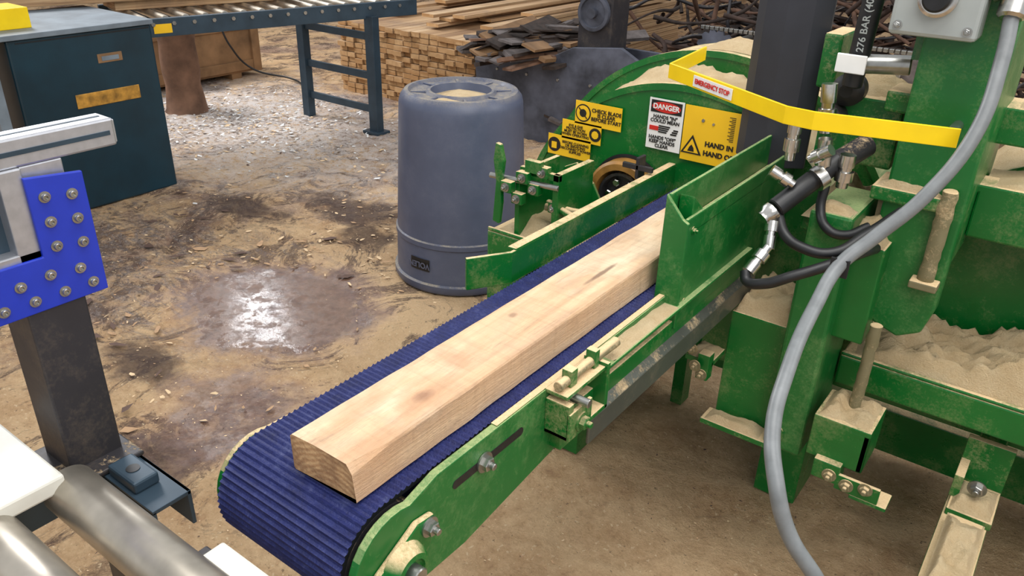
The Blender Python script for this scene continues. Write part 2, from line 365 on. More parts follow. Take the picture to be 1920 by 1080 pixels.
prism('fence_left',fl,'z',.832,.905,m_green,cv)
box('fence_left_top',(-.92,-.897),(1.25,2.24),(.903,.909),m_green,cv)
box('fence_left_leg',(-.93,-.905),(1.3,1.36),(.70,.85),m_green,cv)
boxes('under_supports',[(-.88,-.62,1.15,1.2,.69,.74),(-.88,-.62,2.1,2.15,.69,.74)],m_green,cv)
box('fence_right_plate',(-.622,-.614),(1.37,2.12),(.845,1.066),m_greenm,cv)
prism('fence_right_end',[(-.624,.80),(-.570,.782),(-.570,1.015),(-.583,1.022),(-.622,1.066)],'y',1.362,1.372,m_greenm,cv)
box('fence_right_channel',(-.582,-.574),(1.37,2.0),(.785,1.022),m_greenm,cv)
box('fence_right_flange',(-.614,-.574),(1.40,2.0),(.985,.992),m_green,cv)
prism('fence_right_gusset',[(1.40,1.0),(1.48,1.0),(1.40,1.06)],'x',-.612,-.58,m_green,cv)
for yy,zz in ((1.40,.83),(1.40,.99),(1.9,.9)): hexbolt('fence_bolt_%d'%int(yy*100+zz*10),(-.574,yy,zz),(1,0,0),.006,cv,m_green)
boxes('leg_frame',[(-.90,-.86,2.2,2.26,0,.73),(-.64,-.60,2.2,2.26,0,.73),(-.9,-.6,2.2,2.26,.2,.25)],m_green,cv)
# ---------------------------------------------------------------- plank
xl,xr_,ya,yb,zb,zt=-.772,-.648,.55,2.05,.8435,.905
nseg=70;V=[];F=[];MI=[]
def psec(y):
    w=.005*noise.noise(Vector((y*3,0,0))); wn_=max(0,1-(y-ya)/.07)*.012
    e=.002*noise.noise(Vector((y*12,5,0)))
    cr=.004+wn_
    return [(xl+e,zb+.003),(xl+e,zt-.003),(xl+.003+e,zt),(xr_-cr,zt+w*.3),(xr_-.002-wn_*.3+e,zt-cr*.9),(xr_+e,zb+.002),(xr_-.002,zb),(xl+.003,zb)]
for j in range(nseg+1):
    y=ya+(yb-ya)*(j/nseg)**1.5
    for x,z in psec(y): V.append((x,y+(.004*noise.noise(Vector((x*30,z*30,1))) if j==0 else 0)+(0.008*(x-xl)/.12 if j==0 else 0),z))
for j in range(nseg):
    for i in range(8): F.append((j*8+i,(j+1)*8+i,(j+1)*8+(i+1)%8,j*8+(i+1)%8)); MI.append(0)
F.append(tuple(range(8))); MI.append(1); F.append(tuple(range(nseg*8+7,nseg*8-1,-1))); MI.append(1)
fixn(mesh('wood_plank',V,F,[m_wood,m_end],midx=MI))
# ---------------------------------------------------------------- trash can (upside-down)
tc=empty('trash_can',(-2.16,2.58,0))
lathe('can_body',(-2.16,2.58,-.005),(0,0,1),[(0,.298),(.012,.304),(.035,.304),(.04,.292),(.20,.288),(.205,.293),(.225,.293),(.23,.286),(.74,.264),(.775,.262),(.80,.256),(.822,.238),(.824,.222),(.812,.212),(.808,.15),(.82,.14),(.82,.128),(.79,.12),(.789,.05)],m_can,tc,n=64)
mound('sawdust_on_can',(-2.27,-2.05),(2.47,2.69),.785,.035,tc,n=16,seed=4,edge=.4)
mound('sawdust_on_can_rim',(-2.2,-2.0),(2.39,2.46),.800,.015,tc,n=12,seed=44,edge=.4)
for k in range(8):
    a=k*math.pi/4; p=Vector((-2.16+.18*math.cos(a),2.58+.18*math.sin(a),.806))
    o=box('base_rib_%d'%k,(p.x-.03,p.x+.03),(p.y-.006,p.y+.006),(.80,.812),m_can,tc)
    o.rotation_euler[2]=a
pa=math.atan2(-2.58,2.16)-math.radians(38)
def canp(a,r,z): return Vector((-2.16+r*math.cos(a),2.58+r*math.sin(a),z))
V=[]
for k in range(9):
    a=pa+math.radians(-10+20*k/8)
    V+=[canp(a,.2945,.09),canp(a,.2935,.145)]
F=[(2*k,2*k+2,2*k+3,2*k+1) for k in range(8)]
mesh('can_label',V,F,m_ink,tc)
text('can_brand','VOLEN',canp(pa,.2985,.1175),Matrix.Rotation(pa+math.pi/2,4,'Z')@RX@Matrix.Rotation(math.pi,4,'Z'),.036,m_can,tc,.001)
# ---------------------------------------------------------------- band resaw
rs=empty('band_resaw_machine',(-.4,2.1,.6))
gc=(-.89,.61); gr=.512
def guard(cx,cz_,r,ylo,yhi,nm,zb_=.35):
    pts=[(cx-r,zb_)]+arc(cx,cz_,r,180,0,48)+[(cx+r,zb_)]
    prism(nm,pts,'y',ylo,yhi,m_green,rs,bevel=.005)
    a=arc(cx,cz_,r+.006,175,5,44); c2=arc(cx,cz_,r-.012,5,175,44)
    prism(nm+'_rim',a+c2,'y',ylo-.006,ylo+.012,m_green,rs,bevel=0)
guard(gc[0],gc[1],gr,2.0,2.19,'wheel_guard_left')
guard(gc[0]+.0,gc[1],.572,2.2,2.42,'wheel_guard_left_rear')
guard(.12,.60,.50,2.08,2.4,'wheel_guard_right')
def topdust(nm,cx,cz_,r,ylo,yhi,a0,a1,seed,hh=.02):
    V=[];F=[];n=50;mm=10
    for i in range(n+1):
        a=math.radians(a0+(a1-a0)*i/n)
        for j in range(mm+1):
            v=j/mm; e=min(1,min(i/n,1-i/n)/.15); e2=min(1,min(v,1-v)/.2)
            h=.001+hh*e*e2*(.6+.6*noise.noise(Vector((a*6,v*3,seed)))+.3*noise.noise(Vector((a*30,v*10,seed))))
            V.append((cx+(r+h)*math.cos(a),ylo+(yhi-ylo)*v,cz_+(r+h)*math.sin(a)))
    for i in range(n):
        for j in range(mm): q=i*(mm+1)+j; F.append((q,q+1,q+mm+2,q+mm+1))
    mesh(nm,V,F,m_saw,rs,smooth=True)
topdust('guard_sawdust_left',gc[0],gc[1],gr,2.0,2.2,120,50,1,.04)
topdust('guard_sawdust_left_back',gc[0],gc[1],.572,2.25,2.42,100,58,3,.025)
topdust('guard_sawdust_right',.12,.60,.50,2.09,2.38,130,60,2,.03)
yf=1.994; IX,IZ=-1.035,.79
lathe('idler_recess',(IX,yf,IZ),(0,-1,0),[(0,.118),(.004,.118),(.005,.110)],m_black,rs,n=48)
lathe('idler_tire',(IX,yf,IZ),(0,-1,0),[(0,.108),(.045,.108),(.052,.10),(.052,.082),(.02,.074),(.0,.074)],m_tan,rs,n=48)
lathe('idler_dark_web',(IX,yf-.012,IZ),(0,-1,0),[(0,.074),(.008,.074)],m_black,rs,n=48)
lathe('idler_rim',(IX,yf,IZ),(0,-1,0),[(0,.072),(.045,.072),(.045,.064),(.022,.060)],m_dark,rs,n=48)
lathe('idler_hub',(IX,yf,IZ),(0,-1,0),[(0,.026),(.045,.026),(.05,.022),(.056,.012)],m_chrome,rs)
for k in range(6):
    a=k*math.pi/3; p=Vector((IX+.044*math.cos(a),yf-.018,IZ+.044*math.sin(a)))
    lathe('idler_spoke_bolt_%d'%k,p,(0,-1,0),[(0,.012),(.02,.012),(.023,.009)],m_chrome,rs,n=6,smooth=False)
boxes('left_box',[(-1.31,-.95,1.68,2.0,.45,.70),(-1.31,-.95,1.68,1.69,.70,.712)],m_greend,rs,bevel=.004)
mound('left_box_sawdust',(-1.29,-.97),(1.7,1.98),.70,.045,rs,seed=8)
boxes('left_base',[(-1.25,-1.0,1.75,2.3,0,.45)],m_green,rs)
prism('left_gusset',[(-1.28,.70),(-1.02,.70),(-1.1,.83),(-1.16,.88),(-1.2,.86)],'y',1.90,1.91,m_green,rs)
prism('adjust_handle',[(-1.285,.74),(-1.262,.735),(-1.255,.80),(-1.258,.86),(-1.25,.92),(-1.262,.965),(-1.278,.968),(-1.285,.92),(-1.275,.86),(-1.28,.80)],'y',1.67,1.685,m_green,rs,bevel=.003)
rod('adjust_screw',(-1.31,1.69,.865),(-1.10,1.72,.865),.008,m_steel,rs)
rod('adjust_screw_lower',(-1.16,1.75,.79),(-.98,1.80,.785),.011,m_rod,rs,rn=.2)
rod('adjust_pin',(-1.17,1.78,.79),(-1.02,1.70,.80),.010,m_greend,rs)
for i,(x,y,z) in enumerate(((-1.24,1.68,.85),(-1.20,1.70,.88),(-1.17,1.71,.85),(-1.21,1.69,.82),(-1.15,1.72,.90),(-1.12,1.74,.80),(-1.04,1.76,.79))):
    box('clamp_block_%d'%i,(x-.018,x+.018),(y-.012,y+.012),(z-.016,z+.016),m_greend if i%2 else m_green,rs)
    hexbolt('clamp_nut_%d'%i,(x,y-.012,z),(0,-1,0),.009,rs)
boxes('clamp_frame',[(-1.23,-1.10,1.72,1.735,.88,.90),(-1.23,-1.215,1.70,1.9,.70,.89),(-1.12,-1.10,1.72,1.9,.70,.90),(-1.2,-1.15,1.70,1.72,.895,.93)],m_green,rs,bevel=.002)
boxes('latch_tab',[(-.99,-.90,1.86,1.87,.915,.93),(-.95,-.94,1.86,1.9,.89,.95)],m_dark,rs,bevel=.002)
# ---- stickers on guard face
ys_=1.992
def sticker(nm,cx,cz_,w,h,mat): return box(nm,(cx-w/2,cx+w/2),(ys_-.0015,ys_+.0),(cz_-h/2,cz_+h/2),mat,rs,bevel=0)
def stx(nm,body,cx,cz_,size,mat=None,bold=.0008): return text(nm,body,(cx,ys_-.003,cz_),RX,size,mat or m_ink,rs,bold)
def ring(nm,cx,cz_,r,mat=None): return lathe(nm,(cx,ys_-.0015,cz_),(0,-1,0),[(0,r),(.001,r)],mat or m_ink,rs,n=28)
sticker('sticker_check_blade',-1.152,1.0,.155,.068,m_sty)
ring('icon_blade',-1.202,1.0,.026); lathe('icon_blade_in',(-1.202,ys_-.0026,1.0),(0,-1,0),[(0,.022),(.0006,.022)],m_sty,rs)
lathe('icon_blade_disc',(-1.202,ys_-.0033,1.0),(0,-1,0),[(0,.012),(.0006,.012)],m_ink,rs,n=10)
o=box('icon_blade_slash',(-1.2225,-1.1815),(ys_-.0044,ys_-.0036),(.9985,1.0015),m_ink,rs,bevel=0); o.rotation_euler[1]=math.radians(45)
stx('txt_check','CHECK BLADE\nIS CLEAR\nBEFORE START',-1.124,1.0,.0150,bold=.0004)
sticker('sticker_ppe',-1.205,.942,.135,.058,m_sty)
ring('icon_ppe',-1.157,.942,.02); lathe('icon_ppe_face',(-1.157,ys_-.0026,.942),(0,-1,0),[(0,.012),(.0006,.012)],m_sty,rs,n=9)
stx('txt_ppe','EYE & EAR\nPROTECTION\nMUST BE WORN\nWHEN OPERATING',-1.224,.942,.0108,bold=.0002)
sticker('sticker_disconnect',-1.245,.888,.15,.062,m_sty)
ring('icon_disc',-1.297,.888,.022); box('icon_disc_lock',(-1.306,-1.288),(ys_-.0034,ys_-.0026),(.876,.896),m_sty,rs,bevel=0)
stx('txt_disc','BEFORE CLEANING\nOR SERVICING\nDISCONNECT POWER\nSUPPLIES',-1.222,.888,.0108,bold=.0002)
sticker('sticker_danger',-.94,1.012,.104,.14,m_white)
box('danger_band',(-.986,-.894),(ys_-.0028,ys_-.0015),(1.044,1.077),m_ink,rs,bevel=0)
o=lathe('danger_oval',(-.94,ys_-.0028,1.0605),(0,-1,0),[(0,.043),(.0006,.043)],m_red,rs,n=40); o.scale=(1,1,.33)
text('txt_danger','DANGER',(-.94,ys_-.0042,1.0605),RX,.0195,m_white,rs,.0006)
stx('txt_hands_in','HANDS "IN"\nCOULD MEAN',-.94,1.027,.0135,bold=.0004)
stx('txt_hands_off','HANDS "OFF"\nKEEP HANDS\nCLEAR',-.943,.963,.0135,bold=.0004)
box('picto_hand_arm',(-.985,-.958),(ys_-.003,ys_-.0015),(.994,1.006),m_red,rs,bevel=0)
for k in range(4): box('picto_finger_%d'%k,(-.957,-.932+.003*k),(ys_-.003,ys_-.0015),(.990+.0055*k,.9935+.0055*k),m_ink,rs,bevel=0)
for k in range(3): box('picto_cut_finger_%d'%k,(-.920+.004*k,-.902+.002*k),(ys_-.003,ys_-.0015),(.988+.006*k,.992+.006*k),m_ink,rs,bevel=0)
sticker('sign_hand_in',-.785,1.005,.20,.15,m_sty)
prism('sign_triangle',[(-.884,.950),(-.824,.950),(-.854,1.002)],'y',ys_-.003,ys_-.0015,m_ink,rs,bevel=0)
prism('sign_triangle_in',[(-.876,.954),(-.832,.954),(-.854,.992)],'y',ys_-.0036,ys_-.003,m_sty,rs,bevel=0)
prism('sign_triangle_hand',[(-.864,.957),(-.845,.957),(-.847,.967),(-.854,.976),(-.860,.968)],'y',ys_-.0042,ys_-.0036,m_ink,rs,bevel=0)
text('txt_hand_in','HAND IN',(-.817,ys_-.003,.984),RX,.0190,m_ink,rs,.0008,'LEFT')
text('txt_hand_off','HAND OFF',(-.819,ys_-.003,.959),RX,.0190,m_ink,rs,.0008,'LEFT')
lathe('sign_rivet_a',(-.83,ys_-.0015,1.045),(0,-1,0),[(0,.005),(.003,.004)],m_steel,rs,n=12)
lathe('sign_rivet_b',(-.80,ys_-.0015,1.04),(0,-1,0),[(0,.004),(.003,.003)],m_steel,rs,n=12)
for k in range(14): box('scale_tick_%d'%k,(-.752-.006*(k%2),-.741),(ys_-.003,ys_-.0015),(1.003+.0048*k,1.0044+.0048*k),m_ink,rs,bevel=0)
prism('rubber_guard',[(-.715,1.95),(-.685,1.92),(-.63,1.905),(-.57,1.91),(-.535,1.935),(-.535,1.945),(-.57,1.92),(-.63,1.915),(-.685,1.93),(-.710,1.96)],'z',.99,1.62,m_blk2,rs)
# emergency stop bar
eb=empty('emergency_stop_bar',(-.5,1.7,1.2))
pp=[(-.90,2.10),(-.868,1.825),(-.50,1.602),(-.44,1.595),(-.19,1.655)]
def strip(nm,pp,z0,z1,th,mat,parent):
    off=[]
    for i,p in enumerate(pp):
        a=Vector(pp[max(0,i-1)]);c=Vector(pp[min(len(pp)-1,i+1)]); d=(c-a).normalized(); off.append((p[0]+d.y*-th,p[1]+d.x*th))
    return prism(nm,pp+off[::-1],'z',z0,z1,mat,parent,bevel=.001)
strip('trip_bar',pp,1.178,1.214,.006,m_yel,eb)
d=Vector((.368,-.223,0)).normalized(); nrm=Vector((-.223,-.368,0)).normalized()
yaw=math.atan2(d.y,d.x); c0=Vector((-.868,1.825,1.196))+d*.185+nrm*.002
lab=box('estop_label',(-.074,.074),(-.0008,.0008),(-.0125,.0125),m_white,None,bevel=0)
lab.matrix_world=Matrix.Translation(c0)@Matrix.Rotation(yaw,4,'Z'); lab.parent=eb; lab.matrix_parent_inverse=Matrix.Translation(eb.location).inverted()
text('txt_estop','EMERGENCY STOP',c0+nrm*.002,Matrix.Rotation(yaw,4,'Z')@RX,.0158,m_red,eb,.0004)
rod('trip_bar_pivot',(-.21,1.66,1.196),(-.21,1.78,1.196),.01,m_steel,eb)
# columns and frames, right side
boxes('front_column',[(-.425,-.335,1.65,1.86,.385,1.0)],m_greenm,rs,bevel=.008)
boxes('front_block',[(-.57,-.425,1.70,1.95,.38,.685)],m_green,rs,bevel=.004)
mound('front_block_sawdust',(-.568,-.43),(1.702,1.94),.683,.06,rs,seed=5,edge=.12)
boxes('front_block_step',[(-.585,-.41,1.64,1.70,.38,.395),(-.64,-.57,1.62,1.70,.56,.575),(-.64,-.632,1.62,1.70,.575,.61),(-.60,-.57,1.60,1.63,.53,.60)],m_greend,rs,bevel=.002)
mound('step_sawdust',(-.635,-.572),(1.622,1.70),.574,.03,rs,n=12,seed=33)
mound('foot_sawdust',(-.58,-.43),(1.642,1.70),.394,.025,rs,n=16,seed=34)
for i,(x,y,z) in enumerate(((-.62,1.61,.60),(-.585,1.60,.545),(-.60,1.59,.57))): hexbolt('step_bolt_%d'%i,(x,y,z),(0,-1,0),.01,rs,m_rod)
hexbolt('column_bolt',(-.40,1.65,.43),(0,-1,0),.016,rs,m_green)
prism('tall_column',[(-.31,.78),(-.27,.735),(-.215,.715),(-.17,.74),(-.155,.80),(-.155,1.46),(-.31,1.46)],'y',1.76,1.80,m_greenm,rs,bevel=.006)
boxes('tall_column_web',[(-.31,-.29,1.78,2.1,.80,1.46),(-.175,-.155,1.79,2.08,.9,1.46)],m_green,rs,bevel=.004)
boxes('mid_bracket',[(-.42,-.27,1.70,1.78,.70,.93),(-.335,-.19,1.74,1.86,1.02,1.05),(-.5,-.28,1.88,2.1,.86,.90)],m_greend,rs,bevel=.004)
mound('mid_sawdust',(-.50,-.30),(1.87,2.08),.898,.12,rs,seed=6,edge=.3)
mound('bracket_sawdust',(-.415,-.275),(1.70,1.78),.93,.055,rs,seed=9)
mound('column_top_sawdust',(-.42,-.34),(1.655,1.70),.999,.02,rs,n=14,seed=19)
mound('arm_sawdust',(-.33,-.195),(1.745,1.79),1.049,.025,rs,n=14,seed=20)
rod('guide_rod_upper',(-.187,1.745,.87),(-.187,1.745,1.07),.0155,m_rod,rs,rn=.25)
rod('guide_rod_lower',(-.25,1.70,.53),(-.25,1.70,.76),.013,m_rod,rs,rn=.25)
box('guide_foot',(-.215,-.16),(1.72,1.76),(.855,.872),m_rod,rs)
boxes('lower_bracket',[(-.315,-.19,1.62,1.75,.525,.54),(-.315,-.19,1.62,1.63,.43,.53),(-.205,-.19,1.62,1.75,.43,.53),(-.29,-.23,1.60,1.66,.39,.44)],m_green,rs,bevel=.003)
mound('lower_bracket_sawdust',(-.312,-.192),(1.622,1.748),.538,.065,rs,seed=11)
for i,(x,z) in enumerate(((-.25,.41),(-.21,.40),(-.17,.41))): hexbolt('lower_bolt_%d'%i,(x,1.60,z),(0,-1,0),.011,rs,m_rod)
boxes('lower_bolt_tabs',[(-.235,-.14,1.60,1.61,.38,.42),(-.20,-.12,1.60,1.66,.37,.38)],m_greend,rs,bevel=.002)
boxes('saw_table',[(-.33,.75,1.83,2.45,.51,.59),(-.33,.75,1.83,1.845,.59,.60)],m_green,rs,bevel=.005)
mound('saw_table_sawdust',(-.32,.72),(1.838,2.08),.588,.14,rs,n=80,sc=4,seed=12,edge=.13)
boxes('legs',[(-.50,-.38,1.95,2.4,0,.5),(.45,.6,1.9,2.4,0,.52),(-.5,.6,2.3,2.4,.05,.2)],m_green,rs,bevel=.004)
boxes('upper_beam',[(-.17,.75,1.98,2.10,1.12,1.20),(-.17,.75,1.90,1.98,1.03,1.05),(-.155,.75,1.9,1.91,.93,1.04)],m_green,rs,bevel=.005)
mound('upper_beam_sawdust',(-.16,.7),(1.985,2.095),1.198,.06,rs,n=40,seed=13)
mound('upper_shelf_sawdust',(-.15,.7),(1.905,2.05),1.048,.09,rs,n=40,seed=14)
boxes('head_block',[(-.50,-.33,1.86,2.05,1.05,1.20),(-.53,-.49,1.88,2.0,1.2,1.32),(-.36,-.31,1.80,1.9,1.19,1.235)],m_greend,rs,bevel=.006)
mound('head_sawdust',(-.49,-.34),(1.87,2.03),1.198,.05,rs,seed=15)
lathe('tension_knob',(-.445,1.86,1.215),(0,-1,0),[(0,.035),(.03,.035),(.035,.028),(.045,.014)],m_black,rs)
lathe('pivot_barrel',(-.47,1.86,1.15),(0,-1,0),[(0,.03),(.05,.03),(.052,.02),(.06,.02)],m_dark,rs)
boxes('outrigger',[(-.02,.075,1.42,2.0,.24,.32),(.0,.06,1.95,2.02,.32,.54)],m_greend,rs,bevel=.004)
boxes('outrigger_blocks',[(-.005,.065,1.45,1.72,.32,.352),(-.015,.08,1.75,1.9,.32,.34)],m_greend,rs,bevel=.003)
mound('outrigger_sawdust',(-.008,.068),(1.445,1.72),.350,.05,rs,n=40,seed=16,edge=.2)
mound('outrigger_sawdust_far',(-.012,.078),(1.75,1.88),.339,.03,rs,seed=17,edge=.2)
boxes('outrigger_leg',[(.01,.06,1.46,1.52,0,.24),(.01,.06,1.85,1.92,0,.24)],m_dark,rs)
boxes('outrigger_bracket',[(-.02,.08,1.88,1.9,.34,.46),(-.02,0,1.80,1.9,.34,.40)],m_greend,rs,bevel=.002)
hexbolt('outrigger_bolt',(.03,1.80,.385),(0,-1,0),.014,rs)
random.seed(40)
for k in range(7):
    p=Vector((-.04+random.uniform(-.03,.03),1.95,.93+random.uniform(-.02,.02)))
    tube('fibre_strand_%d'%k,[p,p+Vector((.03,-.01,.02*random.uniform(-1,1))),p+Vector((.06,.0,-.03*random.random())),p+Vector((.09,.01,.02))],.002,m_rod,rs,6)
# electrical box
eb2=empty('control_box',(-.285,1.74,1.42))
box('enclosure',(-.366,-.213),(1.70,1.80),(1.358,1.52),m_box,eb2,bevel=.008)
for i,(x,z) in enumerate(((-.35,1.376),(-.23,1.376))): hexbolt('box_screw_%d'%i,(x,1.70,z),(0,-1,0),.006,eb2)
lathe('button_ring',(-.29,1.70,1.43),(0,-1,0),[(0,.034),(.012,.034),(.014,.028)],m_chrome,eb2)
lathe('button',(-.29,1.688,1.43),(0,-1,0),[(0,.024),(.015,.024),(.018,.02)],m_black,eb2)
boxes('box_bracket',[(-.33,-.24,1.80,1.9,1.3,1.5)],m_green,eb2)
# conduit
cd=empty('flexible_conduit',(-.2,1.5,1.0))
tube('conduit_hose',[(-.173,1.734,1.425),(-.162,1.69,1.34),(-.162,1.615,1.22),(-.205,1.55,1.11),(-.262,1.50,1.03),(-.30,1.455,.98),(-.307,1.366,.93),(-.292,1.20,.87),(-.274,1.113,.82),(-.236,1.044,.775),(-.195,1.027,.70),(-.143,1.03,.64),(-.05,1.04,.52),(.1,1.05,.3),(.3,1.1,.05),(.5,1.3,.02)],.0132,m_conduit,cd,24)
tube('conduit_elbow',[(-.213,1.735,1.445),(-.19,1.735,1.458),(-.172,1.735,1.45),(-.170,1.734,1.425)],.021,m_chrome,cd)
lathe('conduit_nut',(-.171,1.736,1.43),(.0,-.15,-.3),[(0,.025),(.025,.025),(.03,.019)],m_chrome,cd,n=10)
boxes('conduit_tie',[(-.318,-.284,1.45,1.456,.955,.99)],m_black,cd)
# hydraulic hoses & fittings (bolted to the machine)
hy=empty('hydraulic_hose_assembly',(-.42,1.62,1.05)); hy.parent=rs; hy.matrix_parent_inverse=Matrix.Translation(rs.location).inverted()
rod('actuator_body',(-.475,1.575,1.01),(-.40,1.70,1.10),.021,m_black,hy)
rod('actuator_end',(-.405,1.69,1.092),(-.37,1.78,1.12),.024,m_dark,hy)
lathe('actuator_cap',(-.478,1.572,1.005),(-.5,-.8,-.6),[(0,.022),(.012,.022),(.02,.016),(.028,.016)],m_chrome,hy,n=10)
def fitting(nm,a,b_,r):
    a=Vector(a);b_=Vector(b_);L=(b_-a).length
    lathe(nm,a,b_-a,[(0,r*.75),(L*.2,r*.75),(L*.21,r*1.15),(L*.5,r*1.15),(L*.51,r*.8),(L*.62,r*.8),(L*.63,r),(L,r)],m_chrome,hy,n=12)
fitting('fitting_a',(-.475,1.57,1.0),(-.463,1.54,.935),.013)
fitting('fitting_b',(-.463,1.535,.94),(-.48,1.49,.895),.014)
fitting('fitting_c',(-.487,1.646,1.095),(-.487,1.646,1.185),.014)
fitting('fitting_d',(-.42,1.66,1.08),(-.425,1.655,1.15),.014)
fitting('fitting_e',(-.455,1.60,1.06),(-.50,1.585,1.085),.013)
fitting('fitting_f',(-.44,1.63,1.11),(-.40,1.62,1.14),.012)
fitting('fitting_g',(-.44,1.70,1.15),(-.45,1.70,1.25),.016)
fitting('fitting_h',(-.38,1.68,1.05),(-.38,1.68,1.12),.016)
lathe('fitting_ring',(-.425,1.64,1.065),(.6,.9,.6),[(0,.026),(.02,.026)],m_chrome,hy,n=14)
tube('hose_a',[(-.47,1.58,1.0),(-.44,1.56,.965),(-.40,1.55,.952),(-.345,1.56,.952),(-.30,1.62,.985),(-.26,1.70,1.02)],.011,m_black,hy)
tube('hose_b',[(-.41,1.67,1.05),(-.405,1.655,1.0),(-.375,1.63,.972),(-.345,1.64,.965),(-.31,1.68,.98)],.010,m_black,hy)
tube('hose_c',[(-.485,1.485,.897),(-.475,1.475,.882),(-.44,1.47,.888),(-.39,1.485,.915),(-.335,1.53,.94),(-.30,1.60,.95),(-.29,1.70,.93)],.011,m_black,hy)
rod('vertical_hose',(-.432,1.80,1.23),(-.42,1.80,1.56),.021,m_black,hy)
text('txt_hose','276 BAR (4000 PSI)',(-.425,1.776,1.385),Matrix.Rotation(math.radians(-3),4,'Z')@RX@Matrix.Rotation(math.radians(90),4,'Z'),.020,m_box,hy,.0003)
rod('steel_cylinder',(-.46,1.80,1.275),(-.33,1.82,1.285),.02,m_steel,hy)
box('white_tag',(-.465,-.405),(1.765,1.772),(1.262,1.30),m_white,hy,bevel=.002)
# ---------------------------------------------------------------- foreground left: aluminium gantry
gn=empty('aluminium_gantry',(-1.1,.4,1.0))
box('post',(-1.155,-1.075),(.375,.455),(.79,1.10),m_dark,gn)
box('post_base_plate',(-1.17,-1.04),(.36,.47),(.784,.793),m_dark,gn)
box('top_rail',(-1.125,-1.083),(-.3,.548),(1.257,1.295),m_alu,gn,bevel=.003)
boxes('rail_grooves',[(-1.084,-1.0815,-.3,.54,1.273,1.279),(-1.107,-1.102,-.3,.54,1.2945,1.2958)],m_tbl,gn)
box('rail_end_cap',(-1.122,-1.086),(.548,.5505),(1.26,1.292),m_alu,gn)
boxes('inner_frame',[(-1.12,-1.078,.385,.415,1.12,1.257),(-1.12,-1.078,-.2,.415,1.12,1.145),(-1.12,-1.084,.415,.47,1.12,1.257)],m_alu,gn,bevel=.002)
box('window_panel',(-1.105,-1.10),(-.2,.39),(1.14,1.257),m_tbl,gn,bevel=0)
pl=[(.487,1.06),(.487,1.237),(.412,1.245),(.412,1.135),(.12,1.135),(.12,1.245),(.05,1.245),(.05,1.06)]
prism('blue_joining_plate',pl,'x',-1.078,-1.072,m_blue,gn,bevel=.0015)
bl=[]
for z in (1.215,1.18,1.145): bl+=[(.432,z),(.467,z-.005)]
for k in range(7): bl+=[(.455-.04*k,1.108+(.0 if k%2 else -.004)),(.468-.04*k,1.078)]
for i,(y,z) in enumerate(bl):
    lathe('plate_bolt_%d'%i,(-1.072,y,z),(1,0,0),[(0,.0078),(.0012,.0078),(.0013,.005),(.005,.005),(.006,.0042),(.006,.0026),(.003,.0024)],m_steel,gn,n=16)
# roller conveyor (foreground)
rc=empty('roller_conveyor',(-.9,.3,.78))
for i,y in enumerate((.352,.238,.128,.01)):
    lathe('roller_%d'%i,(-1.045,y,.800),(1,0,0),[(0,.018),(.005,.032),(.012,.037),(.36,.037),(.367,.032),(.372,.018)],m_roller,rc,n=36)
    rod('axle_%d'%i,(-1.09,y,.800),(-.52,y,.800),.008,m_steel,rc)
boxes('side_rails',[(-1.10,-1.085,-.2,.47,.72,.783),(-1.13,-1.10,-.2,.47,.72,.735),(-.535,-.52,-.2,.40,.72,.80)],m_tbl,rc,bevel=.002)
boxes('cross_member',[(-1.10,-.915,.405,.467,.776,.783),(-1.10,-.915,.461,.467,.72,.783),(-1.10,-.915,.405,.411,.72,.78)],m_tbl,rc,bevel=.001)
box('plastic_guide',(-1.21,-1.01),(.235,.342),(.818,.845),m_uhmw,rc,bevel=.004)
box('plastic_nose_pad',(-.765,-.655),(.375,.420),(.785,.81),m_uhmw,rc,bevel=.004)
box('pad_support',(-.80,-.53),(.375,.415),(.76,.785),m_dark,rc)
boxes('corner_block',[(-1.038,-.965,.41,.45,.783,.803)],m_tbl,rc,bevel=.004)
lathe('corner_hole',(-1.0,.43,.803),(0,0,1),[(0,.010),(.001,.010)],m_black,rc)
boxes('rc_legs',[(-1.10,-1.05,-.15,-.1,0,.72),(-.57,-.52,-.15,-.1,0,.72),(-1.10,-1.05,.40,.45,0,.72)],m_dark,rc)
# ---------------------------------------------------------------- background
cb=empty('machine_cabinet',(-4.4,2.0,0))
box('cabinet_body',(-4.75,-4.12),(1.66,2.385),(-.01,.88),m_cab,cb,bevel=.01)
box('cabinet_top',(-4.8,-4.10),(1.5,2.39),(.88,.905),m_cabl,cb)
box('cabinet_leg',(-4.3,-4.12),(1.55,1.60),(-.01,.88),m_cabl,cb)
box('cabinet_slot',(-4.121,-4.117),(2.07,2.20),(.72,.765),m_ply,cb)
box('cabinet_slot_in',(-4.118,-4.115),(2.09,2.18),(.73,.752),m_cabl,cb,bevel=0)
box('cabinet_label_plate',(-4.121,-4.116),(1.92,2.26),(.515,.585),m_orange,cb)
box('cabinet_seam',(-4.121,-4.118),(1.70,2.37),(.86,.865),m_black,cb,bevel=0)
box('yellow_block',(-4.45,-4.25),(1.6,1.85),(.905,1.0),m_yel,cb)
def orient(o,base,ang):
    Mx=Matrix.Translation(base)@Matrix.Rotation(ang,4,'Z')@Matrix.Translation(-Vector(base)); o.matrix_world=Mx@o.matrix_world
rt=empty('roller_conveyor.001',(-4.2,3.3,.4)); parts=[]
parts.append(boxes('table_rails',[(-4.06,-4.03,2.4,4.25,.76,.86),(-4.74,-4.71,2.4,4.25,.76,.86)],m_tbl,rt,bevel=.003))
for k in range(16):
    y=2.47+k*.115; parts.append(rod('table_roller_%02d'%k,(-4.70,y,.845),(-4.07,y,.845),.024,m_roller,rt,n=16))
for i,y in enumerate([2.5+.115*k for k in range(15)]): parts.append(lathe('axle_nut_%02d'%i,(-4.03,y,.83),(1,0,0),[(0,.012),(.008,.012)],m_steel,rt,n=6))
